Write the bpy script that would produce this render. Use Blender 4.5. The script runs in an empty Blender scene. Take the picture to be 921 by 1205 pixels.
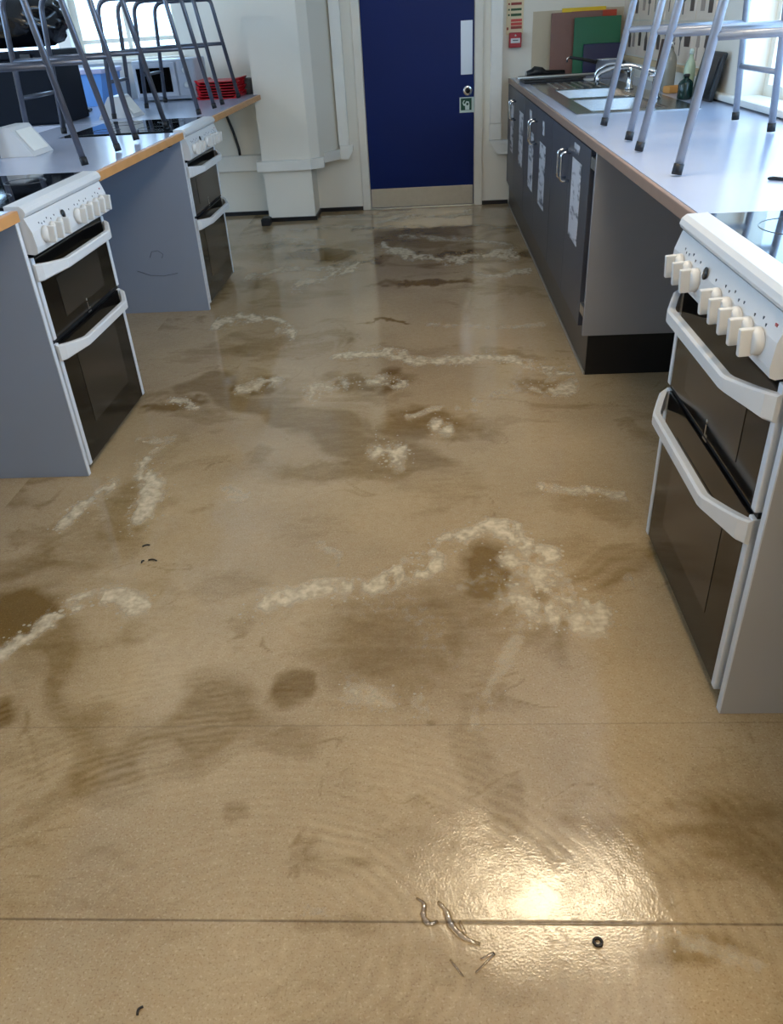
import bpy, bmesh, math, random
import numpy as np
from mathutils import Vector, Matrix
random.seed(4)
S = bpy.context.scene
COL = S.collection

# ------------------------------------------------------------------ camera
cam = bpy.data.cameras.new('camera'); camo = bpy.data.objects.new('camera', cam); COL.objects.link(camo)
p, yw, ro = math.radians(32.119), math.radians(-3.965), math.radians(-3.44)
F = Vector((math.sin(yw)*math.cos(p), math.cos(yw)*math.cos(p), -math.sin(p)))
Rt = Vector((math.cos(yw), -math.sin(yw), 0)); U = Rt.cross(F)
R2 = math.cos(ro)*Rt + math.sin(ro)*U; U2 = -math.sin(ro)*Rt + math.cos(ro)*U
m = Matrix((R2, U2, -F)).transposed().to_4x4(); m.translation = Vector((0, 0, 1.32)); camo.matrix_world = m
cam.sensor_fit = 'VERTICAL'; cam.sensor_height = 36.0; cam.lens = 36.0*921.6/1205.0; cam.clip_start = .02
S.camera = camo

# ------------------------------------------------------------------ view, sky, lamps
S.view_settings.view_transform = 'Standard'; S.view_settings.look = 'None'
S.view_settings.gamma = 1.0; S.view_settings.use_curve_mapping = False
S.view_settings.exposure = 0.62
SKY = 4.6
LAMP = 20.0
w = bpy.data.worlds.new('sky'); S.world = w; w.use_nodes = True
bg = w.node_tree.nodes['Background']; bg.inputs[0].default_value = (.46, .70, 1.0, 1); bg.inputs[1].default_value = SKY
def portal(loc, rot, sx, sy):
    l = bpy.data.lights.new('window_portal', 'AREA'); l.shape = 'RECTANGLE'; l.size = sx; l.size_y = sy
    l.cycles.is_portal = True
    o = bpy.data.objects.new('window_portal', l); COL.objects.link(o); o.location = loc; o.rotation_euler = rot

# ------------------------------------------------------------------ mesh helpers
class MB:
    def __init__(s): s.v = []; s.f = []; s.sm = []
    def add(s, v, f, smooth=False):
        n = len(s.v); s.v += [tuple(q) for q in v]; s.f += [[i+n for i in q] for q in f]; s.sm += [smooth]*len(f); return s
    def box(s, a, b, bev=0.0, M=None):
        x0, y0, z0 = a; x1, y1, z1 = b
        if x0 > x1: x0, x1 = x1, x0
        if y0 > y1: y0, y1 = y1, y0
        if z0 > z1: z0, z1 = z1, z0
        if bev <= 0:
            v = [(x, y, z) for z in (z0, z1) for y in (y0, y1) for x in (x0, x1)]
            f = [[0,2,3,1],[4,5,7,6],[0,1,5,4],[2,6,7,3],[0,4,6,2],[1,3,7,5]]
        else:
            bm = bmesh.new(); bmesh.ops.create_cube(bm, size=1)
            for q in bm.verts: q.co = Vector(((x0+x1)/2+q.co.x*(x1-x0), (y0+y1)/2+q.co.y*(y1-y0), (z0+z1)/2+q.co.z*(z1-z0)))
            bev = min(bev, .45*min(x1-x0, y1-y0, z1-z0))
            bmesh.ops.bevel(bm, geom=list(bm.edges), offset=bev, segments=2, profile=.6, affect='EDGES')
            bm.verts.index_update(); v = [tuple(q.co) for q in bm.verts]; f = [[q.index for q in g.verts] for g in bm.faces]; bm.free()
        if M is not None: v = [tuple(M @ Vector(q)) for q in v]
        return s.add(v, f)
    def tube(s, pts, r, n=10, cap=True, sy=1.0):
        pts = [Vector(q) for q in pts]; rs = r if isinstance(r, (list, tuple)) else [r]*len(pts)
        V = []; Fc = []; prev = None
        for i, q in enumerate(pts):
            t = (pts[min(i+1, len(pts)-1)] - pts[max(i-1, 0)]).normalized()
            if prev is None:
                a = Vector((0,0,1)) if abs(t.z) < .9 else Vector((1,0,0)); u = t.cross(a).normalized()
            else:
                u = (prev - t*prev.dot(t)).normalized()
            prev = u; w_ = t.cross(u)
            for k in range(n):
                an = 2*math.pi*k/n; V.append(q + (u*math.cos(an) + w_*math.sin(an)*sy)*rs[i])
        for i in range(len(pts)-1):
            for k in range(n): Fc.append([i*n+k, i*n+(k+1)%n, (i+1)*n+(k+1)%n, (i+1)*n+k])
        if cap: Fc.append(list(range(n))[::-1]); Fc.append([(len(pts)-1)*n+k for k in range(n)])
        return s.add(V, Fc, True)
    def lathe(s, prof, n=20, M=None):
        V = []; Fc = []
        for (r, z) in prof:
            for k in range(n): V.append(Vector((r*math.cos(2*math.pi*k/n), r*math.sin(2*math.pi*k/n), z)))
        for i in range(len(prof)-1):
            for k in range(n): Fc.append([i*n+k, i*n+(k+1)%n, (i+1)*n+(k+1)%n, (i+1)*n+k])
        Fc.append(list(range(n))[::-1]); Fc.append([(len(prof)-1)*n+k for k in range(n)])
        if M is not None: V = [M @ q for q in V]
        return s.add(V, Fc, True)
    def prism(s, poly, axis, a, b):
        def P(q, h): return {'x': (h, q[0], q[1]), 'y': (q[0], h, q[1]), 'z': (q[0], q[1], h)}[axis]
        n = len(poly); V = [P(q, a) for q in poly] + [P(q, b) for q in poly]
        Fc = [list(range(n))[::-1], [n+i for i in range(n)]] + [[i, (i+1)%n, n+(i+1)%n, n+i] for i in range(n)]
        return s.add(V, Fc)
    def mesh(s, name):
        me = bpy.data.meshes.new(name); me.from_pydata(s.v, [], s.f); me.validate()
        bm = bmesh.new(); bm.from_mesh(me); bmesh.ops.recalc_face_normals(bm, faces=bm.faces)
        bm.to_mesh(me); bm.free()
        if len(me.polygons) == len(s.sm): me.polygons.foreach_set('use_smooth', s.sm)
        return me
def obj(name, mb, mat, parent=None, loc=None, rz=0, rot=None):
    me = mb.mesh(name) if isinstance(mb, MB) else mb
    if mat and not me.materials: me.materials.append(mat)
    o = bpy.data.objects.new(name, me); COL.objects.link(o)
    if any(p_.use_smooth for p_ in me.polygons):
        pass
    if parent: o.parent = parent
    if loc: o.location = loc
    if rot: o.rotation_euler = rot
    elif rz: o.rotation_euler = (0, 0, rz)
    return o
def tag(o, label=None, cat=None, group=None, kind=None):
    if label: o['label'] = label
    if cat: o['category'] = cat
    if group: o['group'] = group
    if kind: o['kind'] = kind
    return o
def thing(name, label, cat, loc=(0,0,0), rz=0, group=None):
    o = bpy.data.objects.new(name, None); COL.objects.link(o); o.empty_display_size = .1
    o.location = loc; o.rotation_euler = (0, 0, rz)
    return tag(o, label, cat, group)
def struct(name, mb, mat, parent=None):
    o = obj(name, mb, mat, parent)
    if not parent: o['kind'] = 'structure'
    return o
def dup(root, loc, rz=0, label=None, group=None, scale=None):
    kids = list(root.children)
    r = root.copy(); COL.objects.link(r); r.location = loc; r.rotation_euler = (0, 0, rz)
    if scale: r.scale = scale
    if label: r['label'] = label
    if group: r['group'] = group
    for ch in kids:
        c = ch.copy(); COL.objects.link(c); c.parent = r
        for g in list(ch.children):
            d = g.copy(); COL.objects.link(d); d.parent = c
    return r
def fillet(pts, r, n=5):
    pts = [Vector(q) for q in pts]; out = [pts[0]]
    for i in range(1, len(pts)-1):
        a, b, c = pts[i-1], pts[i], pts[i+1]
        rr = min(r, (a-b).length*.48, (c-b).length*.48)
        p0 = b+(a-b).normalized()*rr; p1 = b+(c-b).normalized()*rr
        for k in range(n+1):
            t = k/n; out.append(p0*(1-t)**2 + b*2*t*(1-t) + p1*t*t)
    out.append(pts[-1]); return out

# ------------------------------------------------------------------ materials
def lin(c): 
    return tuple((x/255/12.92 if x/255 <= .04045 else ((x/255+.055)/1.055)**2.4) for x in c) + (1,)
def mat(name, c, rough=.5, metal=0, noise=.06, scale=8, spec=.5, coat=0, bump=0):
    M = bpy.data.materials.new(name); M.use_nodes = True; nt = M.node_tree; b = nt.nodes['Principled BSDF']
    b.inputs['Roughness'].default_value = rough; b.inputs['Metallic'].default_value = metal
    b.inputs['Specular IOR Level'].default_value = spec; b.inputs['Coat Weight'].default_value = coat
    c = lin(c)
    tc = nt.nodes.new('ShaderNodeTexCoord'); nz = nt.nodes.new('ShaderNodeTexNoise'); nz.inputs['Scale'].default_value = scale
    nz.inputs['Detail'].default_value = 5
    nt.links.new(tc.outputs['Object'], nz.inputs['Vector'])
    mx = nt.nodes.new('ShaderNodeMix'); mx.data_type = 'RGBA'
    mx.inputs[6].default_value = tuple(x*(1-noise) for x in c[:3])+(1,); mx.inputs[7].default_value = tuple(min(1, x*(1+noise)) for x in c[:3])+(1,)
    nt.links.new(nz.outputs['Fac'], mx.inputs[0]); nt.links.new(mx.outputs[2], b.inputs['Base Color'])
    if bump:
        bp = nt.nodes.new('ShaderNodeBump'); bp.inputs['Strength'].default_value = bump; bp.inputs['Distance'].default_value = .002
        nt.links.new(nz.outputs['Fac'], bp.inputs['Height']); nt.links.new(bp.outputs[0], b.inputs['Normal'])
    return M
def emis(name, c, st):
    M = bpy.data.materials.new(name); M.use_nodes = True; nt = M.node_tree; b = nt.nodes['Principled BSDF']
    b.inputs['Base Color'].default_value = (0.8,.8,.8,1); b.inputs['Emission Color'].default_value = c; b.inputs['Emission Strength'].default_value = st
    return M
def glass(name, tint=(.95,.98,1,1), refl=.08):
    M = bpy.data.materials.new(name); M.use_nodes = True; nt = M.node_tree; nt.nodes.clear()
    o = nt.nodes.new('ShaderNodeOutputMaterial'); t = nt.nodes.new('ShaderNodeBsdfTransparent'); g = nt.nodes.new('ShaderNodeBsdfGlossy')
    t.inputs[0].default_value = tint; g.inputs['Roughness'].default_value = .02; mx = nt.nodes.new('ShaderNodeMixShader'); mx.inputs[0].default_value = refl
    nt.links.new(t.outputs[0], mx.inputs[1]); nt.links.new(g.outputs[0], mx.inputs[2]); nt.links.new(mx.outputs[0], o.inputs[0]); return M
def paper_mat(name, base, ink, scale, lo, hi):
    M = mat(name, base, .55, noise=.02); nt = M.node_tree; b = nt.nodes['Principled BSDF']
    tc = nt.nodes['Texture Coordinate']; oi = nt.nodes.new('ShaderNodeObjectInfo')
    ad = nt.nodes.new('ShaderNodeVectorMath'); ad.operation = 'ADD'; nt.links.new(tc.outputs['Object'], ad.inputs[0]); nt.links.new(oi.outputs['Location'], ad.inputs[1])
    mp = nt.nodes.new('ShaderNodeMapping'); mp.inputs['Scale'].default_value = scale; nt.links.new(ad.outputs[0], mp.inputs[0])
    nz = nt.nodes.new('ShaderNodeTexNoise'); nz.inputs['Scale'].default_value = 1; nz.inputs['Detail'].default_value = 3; nt.links.new(mp.outputs[0], nz.inputs['Vector'])
    mr = nt.nodes.new('ShaderNodeMapRange'); mr.inputs[1].default_value = lo; mr.inputs[2].default_value = hi; nt.links.new(nz.outputs['Fac'], mr.inputs[0])
    mx = nt.nodes.new('ShaderNodeMix'); mx.data_type = 'RGBA'; mx.inputs[6].default_value = lin(base); mx.inputs[7].default_value = lin(ink)
    nt.links.new(mr.outputs[0], mx.inputs[0]); nt.links.new(mx.outputs[2], b.inputs['Base Color']); return M
M_wall = mat('painted_wall', (236,231,218), .55, noise=.03, scale=3, bump=.1)
M_ceil = mat('ceiling_paint', (225,224,220), .8)
M_trunk = mat('white_plastic_trunking', (240,238,230), .4)
M_base = mat('black_baseboard', (22,22,26), .35)
M_doorblue = mat('navy_door_paint', (0,30,92), .45, noise=.08, scale=2, spec=.25)
M_frame = mat('white_gloss_trim', (232,226,212), .35)
M_steel = mat('brushed_steel', (190,188,182), .32, 1, .1, 30)
M_chrome = mat('chrome', (225,228,232), .08, 1, .02)
M_tubegrey = mat('grey_painted_tube', (150,154,164), .38, .35, .15, 25)
M_tubeshade = mat('shaded_dark_tube', (98,101,112), .3, .6, .3, 9)  # left stools: dark paint plus the left side's shade in one colour
M_rubber = mat('black_rubber', (10,11,16), .55)
M_white = mat('white_enamel', (208,208,208), .28, noise=.02)
M_whitepl = mat('white_moulded_plastic', (212,210,206), .4, noise=.03)
M_ovenglass = mat('black_oven_glass', (8,7,7), .12, noise=.1, spec=.35)
M_ovenwin = mat('brown_oven_window', (44,39,34), .16, noise=.15, scale=4)
M_hob = mat('black_ceramic_hob', (8,9,12), .05, noise=.1)
M_ring = mat('grey_hob_ring', (70,72,76), .2)
M_black = mat('black_plastic', (14,14,17), .4)
M_gasket = mat('black_gap', (6,6,7), .6)
M_panel = mat('grey_side_panel', (142,153,172), .45, noise=.05, scale=3)
M_panel_r = mat('light_grey_side_panel', (160,158,158), .5, noise=.05, scale=3)
M_edge = mat('white_edge_strip', (208,212,218), .4)
M_cab = mat('slate_cabinet_front', (66,68,78), .38, noise=.08, scale=5)
M_cabend = mat('grey_cabinet_end', (146,146,150), .5, noise=.06, scale=3)
M_top = mat('pale_laminate', (176,182,200), .2, noise=.02, scale=12)
M_wood = mat('beech_edging', (196,140,84), .45, noise=.18, scale=14)
M_woodr = mat('dull_beech_edging', (142,116,100), .45, noise=.15, scale=14)
M_notice = paper_mat('printed_notice', (196,196,202), (92,94,104), (9,9,34), .52, .66)
M_tile = mat('printed_tile', (236,218,198), .3, noise=.05, scale=20)
M_ink = mat('brown_print', (84,70,62), .4, noise=.3, scale=60)
M_inkl = mat('pale_print', (170,150,136), .4, noise=.2, scale=60)
M_lamp = emis('lamp_diffuser', (1.0,.80,.52,1), LAMP)
M_glass = glass('window_glass')

# ------------------------------------------------------------------ room shell
YB = 6.80
XR = 1.44
ZC = 2.6
XL = -4.6
YN = -2.6
def wall_y(mb, y0, y1, x0, x1, holes):
    xs = x0
    for (a, b, z0, z1) in holes:
        mb.box((xs, y0, 0), (a, y1, ZC)); mb.box((a, y0, 0), (b, y1, z0)) if z0 > 0 else None; mb.box((a, y0, z1), (b, y1, ZC)); xs = b
    mb.box((xs, y0, 0), (x1, y1, ZC)); return mb
def wall_x(mb, x0, x1, y0, y1, holes):
    ys = y0
    for (a, b, z0, z1) in holes:
        mb.box((x0, ys, 0), (x1, a, ZC)); mb.box((x0, a, 0), (x1, b, z0)); mb.box((x0, a, z1), (x1, b, ZC)); ys = b
    mb.box((x0, ys, 0), (x1, y1, ZC)); return mb
WB = [(-4.3, -2.78, 1.02, 2.25), (-2.68, -1.86, 1.17, 2.25)]
struct('wall_back', wall_y(MB(), YB, YB+.25, XL, XR, WB), M_wall)
WR = [(.2, 4.2, .93, 2.3)]
wall_right = struct('wall_right', wall_x(MB(), XR, XR+.25, YN, YB+.25, WR), M_wall)
struct('wall_left', wall_x(MB(), XL-.25, XL, YN, YB+.25, [(-.5, 5.5, 1.0, 2.3)]), M_wall)
struct('wall_front', MB().box((XL-.25, YN-.25, 0), (XR+.25, YN, ZC)), M_wall)
struct('ceiling', MB().box((XL-.25, YN-.25, ZC), (XR+.25, YB+.25, ZC+.1)), M_ceil)
def window(n, axis, a, b, z0, z1, d0, nm, sill=None, zt=None):
    """frame around the opening at depth d0, mullions, panes; a..b along the wall"""
    t = .05
    def bx(mb, u0, u1, w0, w1, e0, e1): 
        return mb.box((u0, e0, w0), (u1, e1, w1)) if axis == 'y' else mb.box((e0, u0, w0), (e1, u1, w1))
    f = MB(); bx(f, a, a+t, z0, z1, d0, d0+.06); bx(f, b-t, b, z0, z1, d0, d0+.06); bx(f, a+t, b-t, z0, z0+t, d0, d0+.06); bx(f, a+t, b-t, z1-t, z1, d0, d0+.06)
    wn = struct('window_%d' % n, f, M_frame)
    ed = [a+t+(b-a-2*t)*k/nm for k in range(nm+1)]
    for k in range(1, nm): obj('mullion', bx(MB(), ed[k]-.015, ed[k]+.015, z0+t, z1-t, d0+.005, d0+.055), M_frame, wn)
    zs = [z0+t] + ([zt] if zt else []) + [z1-t]
    if zt: obj('transom', bx(MB(), a+t, b-t, zt-.014, zt+.014, d0+.003, d0+.052), M_frame, wn)
    for k in range(nm):
        for q in range(len(zs)-1): obj('pane', bx(MB(), ed[k]+.012, ed[k+1]-.012, zs[q]+.011, zs[q+1]-.011, d0+.027, d0+.033), M_glass, wn)
    return wn
w1 = window(1, 'y', -4.3, -2.78, 1.02, 2.25, YB+.12, 2, zt=1.5)
w2 = window(2, 'y', -2.68, -1.86, 1.17, 2.25, YB+.12, 2, zt=1.29)
obj('sill', MB().box((-2.72, YB-.05, 1.145), (-1.82, YB+.12, 1.172), .006), M_frame, w2)
obj('sill', MB().box((-4.32, YB-.05, .995), (-2.76, YB+.12, 1.022), .006), M_frame, w1)
w3 = window(3, 'x', .2, 4.2, .93, 2.3, XR+.12, 4, zt=1.75)
obj('sill', MB().box((XR-.035, .15, .905), (XR+.12, 4.6, .935), .012), M_trunk, w3)
w4 = window(4, 'x', -.5, 5.5, 1.0, 2.3, XL-.18, 5, zt=1.75)  # unseen left-wall window, added for its daylight
portal((-3.54, YB+.2, 1.63), (math.pi/2, 0, math.pi), 1.5, 1.2)
portal((-2.27, YB+.2, 1.7), (math.pi/2, 0, math.pi), .8, 1.06)
portal((XR+.2, 2.2, 1.6), (math.pi/2, 0, math.pi/2), 4.0, 1.36)
portal((XL-.22, 2.5, 1.65), (math.pi/2, 0, -math.pi/2), 6.0, 1.3)

# blue door in the back wall
dr = struct('door_1', MB().box((-.482, YB-.012, .012), (.352, YB-.0005, 2.03), .002), M_doorblue)
obj('kick_plate', MB().box((-.478, YB-.0155, .015), (.346, YB-.0125, .158), .001), M_steel, dr)['label'] = 'brushed steel kick plate'
obj('push_plate', MB().box((.253, YB-.0155, .94), (.340, YB-.0125, 1.287), .001), mat('pale_aluminium', (200,212,226), .35, .55), dr)['label'] = 'pale aluminium push plate'
k = MB().lathe([(.034,0),(.034,.006),(.03,.008),(.022,.008)], 24, Matrix.Translation((.304, YB-.012, .832)) @ Matrix.Rotation(math.pi/2, 4, 'X'))
lk = obj('lock_ring', k, M_chrome, dr)
obj('keyway', MB().lathe([(.02,0),(.02,.004)], 18, Matrix.Translation((.304, YB-.0195, .832)) @ Matrix.Rotation(math.pi/2, 4, 'X')), M_black, lk)
tf = struct('trim_1', MB().box((-.55, YB-.02, 0), (-.487, YB-.0005, 2.11), .006).box((.357, YB-.02, 0), (.42, YB-.0005, 2.11), .006).box((-.55, YB-.02, 2.04), (.42, YB-.0005, 2.11), .006), M_frame)
obj('threshold', MB().box((-.487, YB-.03, 0), (.357, YB-.0005, .01), .003), M_steel, tf)
M_green = mat('sign_green', (10,74,52), .45); M_pale = mat('sign_white', (206,222,214), .45)
sg = thing('safety_sign', 'small square green safety sign with white hand symbol, stuck below the door lock', 'sign', (.298, YB-.0125, .735))
obj('sign_border', MB().box((-.056, -.0025, -.053), (.056, 0, .053), .001), M_pale, sg)
obj('sign_field', MB().box((-.046, -.0035, -.036), (.036, -.0026, .046)), M_green, sg)
h = MB().prism([(-.012,-.034),(.018,-.034),(.02,.0),(.016,.022),(-.004,.026),(-.012,.012),(-.02,.006),(-.026,.016),(-.014,.032),(-.026,.03),(-.034,.014),(-.026,-.004),(-.014,-.006)], 'y', -.0045, -.0036)
obj('hand_symbol', h, M_pale, sg)
obj('knob_symbol', MB().lathe([(.009,0),(.009,.001)], 14, Matrix.Translation((.004,-.0046,.006)) @ Matrix.Rotation(math.pi/2,4,'X')), M_green, sg)

# column, recess, trunking and baseboards on the back wall
XC0, XC1, YC = -1.285, -.912, 6.50
struct('wall_pier', MB().prism([(XC0,YC),(XC1,YC),(XC1+.0,YB),(XC0,YB)], 'z', 0, .40).prism([(XC0,YC),(XC1,YC),(XC1+.07,YC+.05),(-.71,YB),(XC0,YB)], 'z', .40, ZC), M_wall)
tr = MB().box((XC0-.04, YC-.045, .375), (XC1+.01, YC-.001, .448), .005)
trk = struct('trim_2', tr, M_trunk)
obj('trunking_length', MB().prism([(XC1+.01,YC-.045),(XC1+.10,YC+.02),(XC1+.10,YC+.08),(XC1+.01,YC-.002)], 'z', .378, .45), M_trunk, trk)
obj('trunking_length', MB().prism([(XC1+.101,YC+.06),(-.70,YB-.07),(-.70,YB-.002),(XC1+.101,YC+.1)], 'z', .405, .475), M_trunk, trk)
obj('trunking_corner', MB().prism([(-.70,.40),(-.64,.40),(-.60,.46),(-.60,.50),(-.70,.50)], 'y', YB-.075, YB-.002), M_trunk, trk)
obj('vertical_trunking', MB().box((-.708, YB-.06, .50), (-.628, YB-.001, ZC-.01), .004), M_trunk, trk)
obj('trunking_length', MB().box((-4.5, YB-.05, .345), (XC0-.045, YB-.001, .46), .005), M_trunk, trk)
tr3 = struct('trim_3', MB().box((.475, YB-.055, .60), (.56, YB-.001, ZC-.01), .004), M_trunk)
obj('trunking_joint', MB().box((.472, YB-.058, .485), (.563, YB-.001, .598), .004), M_trunk, tr3)
obj('trunking_stub', MB().prism([(.47,.482),(.62,.482),(.62,.38),(.535,.38)], 'y', YB-.07, YB-.001), M_trunk, tr3)
bb = MB().box((XL, YB-.012, 0), (XC0-.01, YB, .03)).box((XC0-.01, YC-.012, 0), (XC1+.012, YC, .03)).box((XC1, YC, 0), (XC1+.012, YB, .03)).box((XC1+.012, YB-.012, 0), (-.552, YB, .03)).box((.422, YB-.012, 0), (.63, YB, .03))
struct('baseboard_back', bb, M_base)
# printed tiles on the right wall over the sink
th = .205; tw = .325
for r in range(3):
    for c in range(7):
        y0 = 4.66 + c*tw; z0 = 1.025 + r*th
        y1_ = min(y0+tw-.003, YB-.02)
        tl = obj('tile', MB().box((XR-.009, y0+.003, z0+.003), (XR-.0005, y1_, z0+th-.003), .002), M_tile, wall_right)
        if y1_-y0 < .2: continue
        for q in range(2):
            yc = y0+.085+q*.15+random.uniform(-.02,.02); zc = z0+th/2+random.uniform(-.02,.02); kd = random.randrange(4)
            if kd == 0: pp = [(-.03,-.03),(.03,-.03),(.036,.02),(.05,.025),(.05,.032),(-.036,.032)]
            elif kd == 1: pp = [(-.004,-.06),(.004,-.06),(.005,.01),(.018,.03),(.016,.055),(0,.065),(-.016,.055),(-.018,.03),(-.005,.01)]
            elif kd == 2: pp = [(-.02,-.055),(.02,-.055),(.022,.01),(.008,.035),(.008,.06),(-.008,.06),(-.008,.035),(-.022,.01)]
            else: pp = [(-.006,-.06),(.006,-.06),(.006,0),(.02,.005),(.014,.06),(-.014,.06),(-.02,.005),(-.006,0)]
            obj('printed_utensil', MB().prism([(yc+u*1.7, zc+v) for u, v in pp], 'x', XR-.0100, XR-.0091), random.choice((M_ink, M_ink, M_inkl)), tl)
lg = struct('trim_4', MB().box((XR-.03, 4.66, .985), (XR-.0005, YB-.02, 1.018), .005), mat('beige_ledge', (214,190,150), .45))
pn = struct('trim_5', MB().box((.78, YB-.006, .9), (1.43, YB-.0005, 1.315)), mat('cream_wall_board', (205,190,162), .5))
# lamps: the aisle panel, then three unseen ones added for extra light
M_fill_lamp = emis('added_cool_diffuser', (.92,.95,1.0,1), 15)  # emitter of the added far left panels
def ceiling_lamp(x0, x1, y0, y1, label, M_lamp=M_lamp):
    t = thing('ceiling_light', label, 'light', ((x0+x1)/2, (y0+y1)/2, ZC))
    a, b = (x1-x0)/2, (y1-y0)/2
    obj('light_body', MB().box((-a-.02,-b-.02,-.035), (a+.02,b+.02,-.001), .004), M_white, t)
    obj('diffuser', MB().box((-a,-b,-.05), (a,b,-.036), .004), M_lamp, t)
ceiling_lamp(.10, .98, 2.22, 2.52, 'warm ceiling light panel over the aisle, in front of the first cookers')
ceiling_lamp(-4.3, -3.5, 1.6, 2.0, 'added unseen cool ceiling light panel over the far left side of the room', M_fill_lamp)  # out of view, added to brighten the walls
ceiling_lamp(-4.3, -3.5, 3.9, 4.3, 'added unseen cool ceiling light panel in the far left window bay', M_fill_lamp)  # second added panel on the left, likewise unseen
ceiling_lamp(-.12, .98, -.7, -.36, 'added unseen warm ceiling light panel behind the camera position')  # extra unseen lamp, added to light the room from behind
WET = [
(-1.132,1.629,0.133,0.14,1),(0.14,1.776,0.099,0.167,1),(0.098,1.67,0.136,0.147,0.5),(-1.011,1.243,0.061,0.057,0.8),(-0.335,2.37,0.266,0.11,0.6),(-0.779,3.148,0.17,0.113,0.9),(-1.094,2.994,0.118,0.079,0.9),(-0.297,3.155,0.239,0.122,0.8),(-0.04,2.72,0.242,0.133,0.7),(-0.868,3.623,0.191,0.13,0.5),(-0.346,1.315,0.044,0.066,0.7),(-0.424,0.97,0.038,0.031,0.45),(0.453,3.047,0.121,0.105,0.6),(-0.73,5.376,0.32,0.137,0.9),(-0.042,4.636,0.298,0.07,0.9),(0.179,5.225,0.326,0.151,0.8),(-0.914,4.705,0.237,0.091,0.5),(-0.216,3.925,0.11,0.04,0.9),(0.345,3.395,0.225,0.094,0.5),(-1.018,2.149,0.087,0.27,0.55),(-1.033,1.953,0.135,0.188,0.4),(-0.103,1.503,0.235,0.244,0.62),(-0.341,5.661,0.357,0.199,0.6),(-1.066,5.667,0.279,0.125,0.7),(0.558,5.163,0.212,0.126,0.8),(-0.623,6.164,0.389,0.087,0.7),(0.431,4.354,0.275,0.079,0.4),(0.423,0.72,0.095,0.031,0.6),(-0.586,1.727,0.121,0.078,0.35),(-0.382,2.022,0.159,0.096,0.25),(0.017,2.264,0.169,0.141,0.35),(0.471,2.135,0.158,0.077,0.35),(0.07,1.148,0.054,0.162,0.4),(0.129,0.999,0.036,0.089,0.45),(-0.351,1.151,0.093,0.042,0.45),(-0.786,1.154,0.21,0.072,0.3),(-1.098,3.531,0.252,0.091,0.3),(-0.121,3.549,0.24,0.067,0.3),(0.358,1.902,0.098,0.087,0.3),(0.54,2.081,0.128,0.069,0.35),(-0.215,2.97,0.14,0.068,0.4),(-1.133,1.867,0.158,0.177,0.3),(-1.006,2.501,0.081,0.268,0.3),(0.296,4.453,0.283,0.131,0.4),(-0.481,5.121,0.167,0.083,0.8),(-0.675,0.818,0.095,0.032,0.2),(-0.564,0.771,0.137,0.039,0.25),(-0.881,1.108,0.113,0.069,0.3),(-0.185,0.758,0.103,0.021,0.35),(0.086,1.437,0.062,0.151,0.35),]
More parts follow.
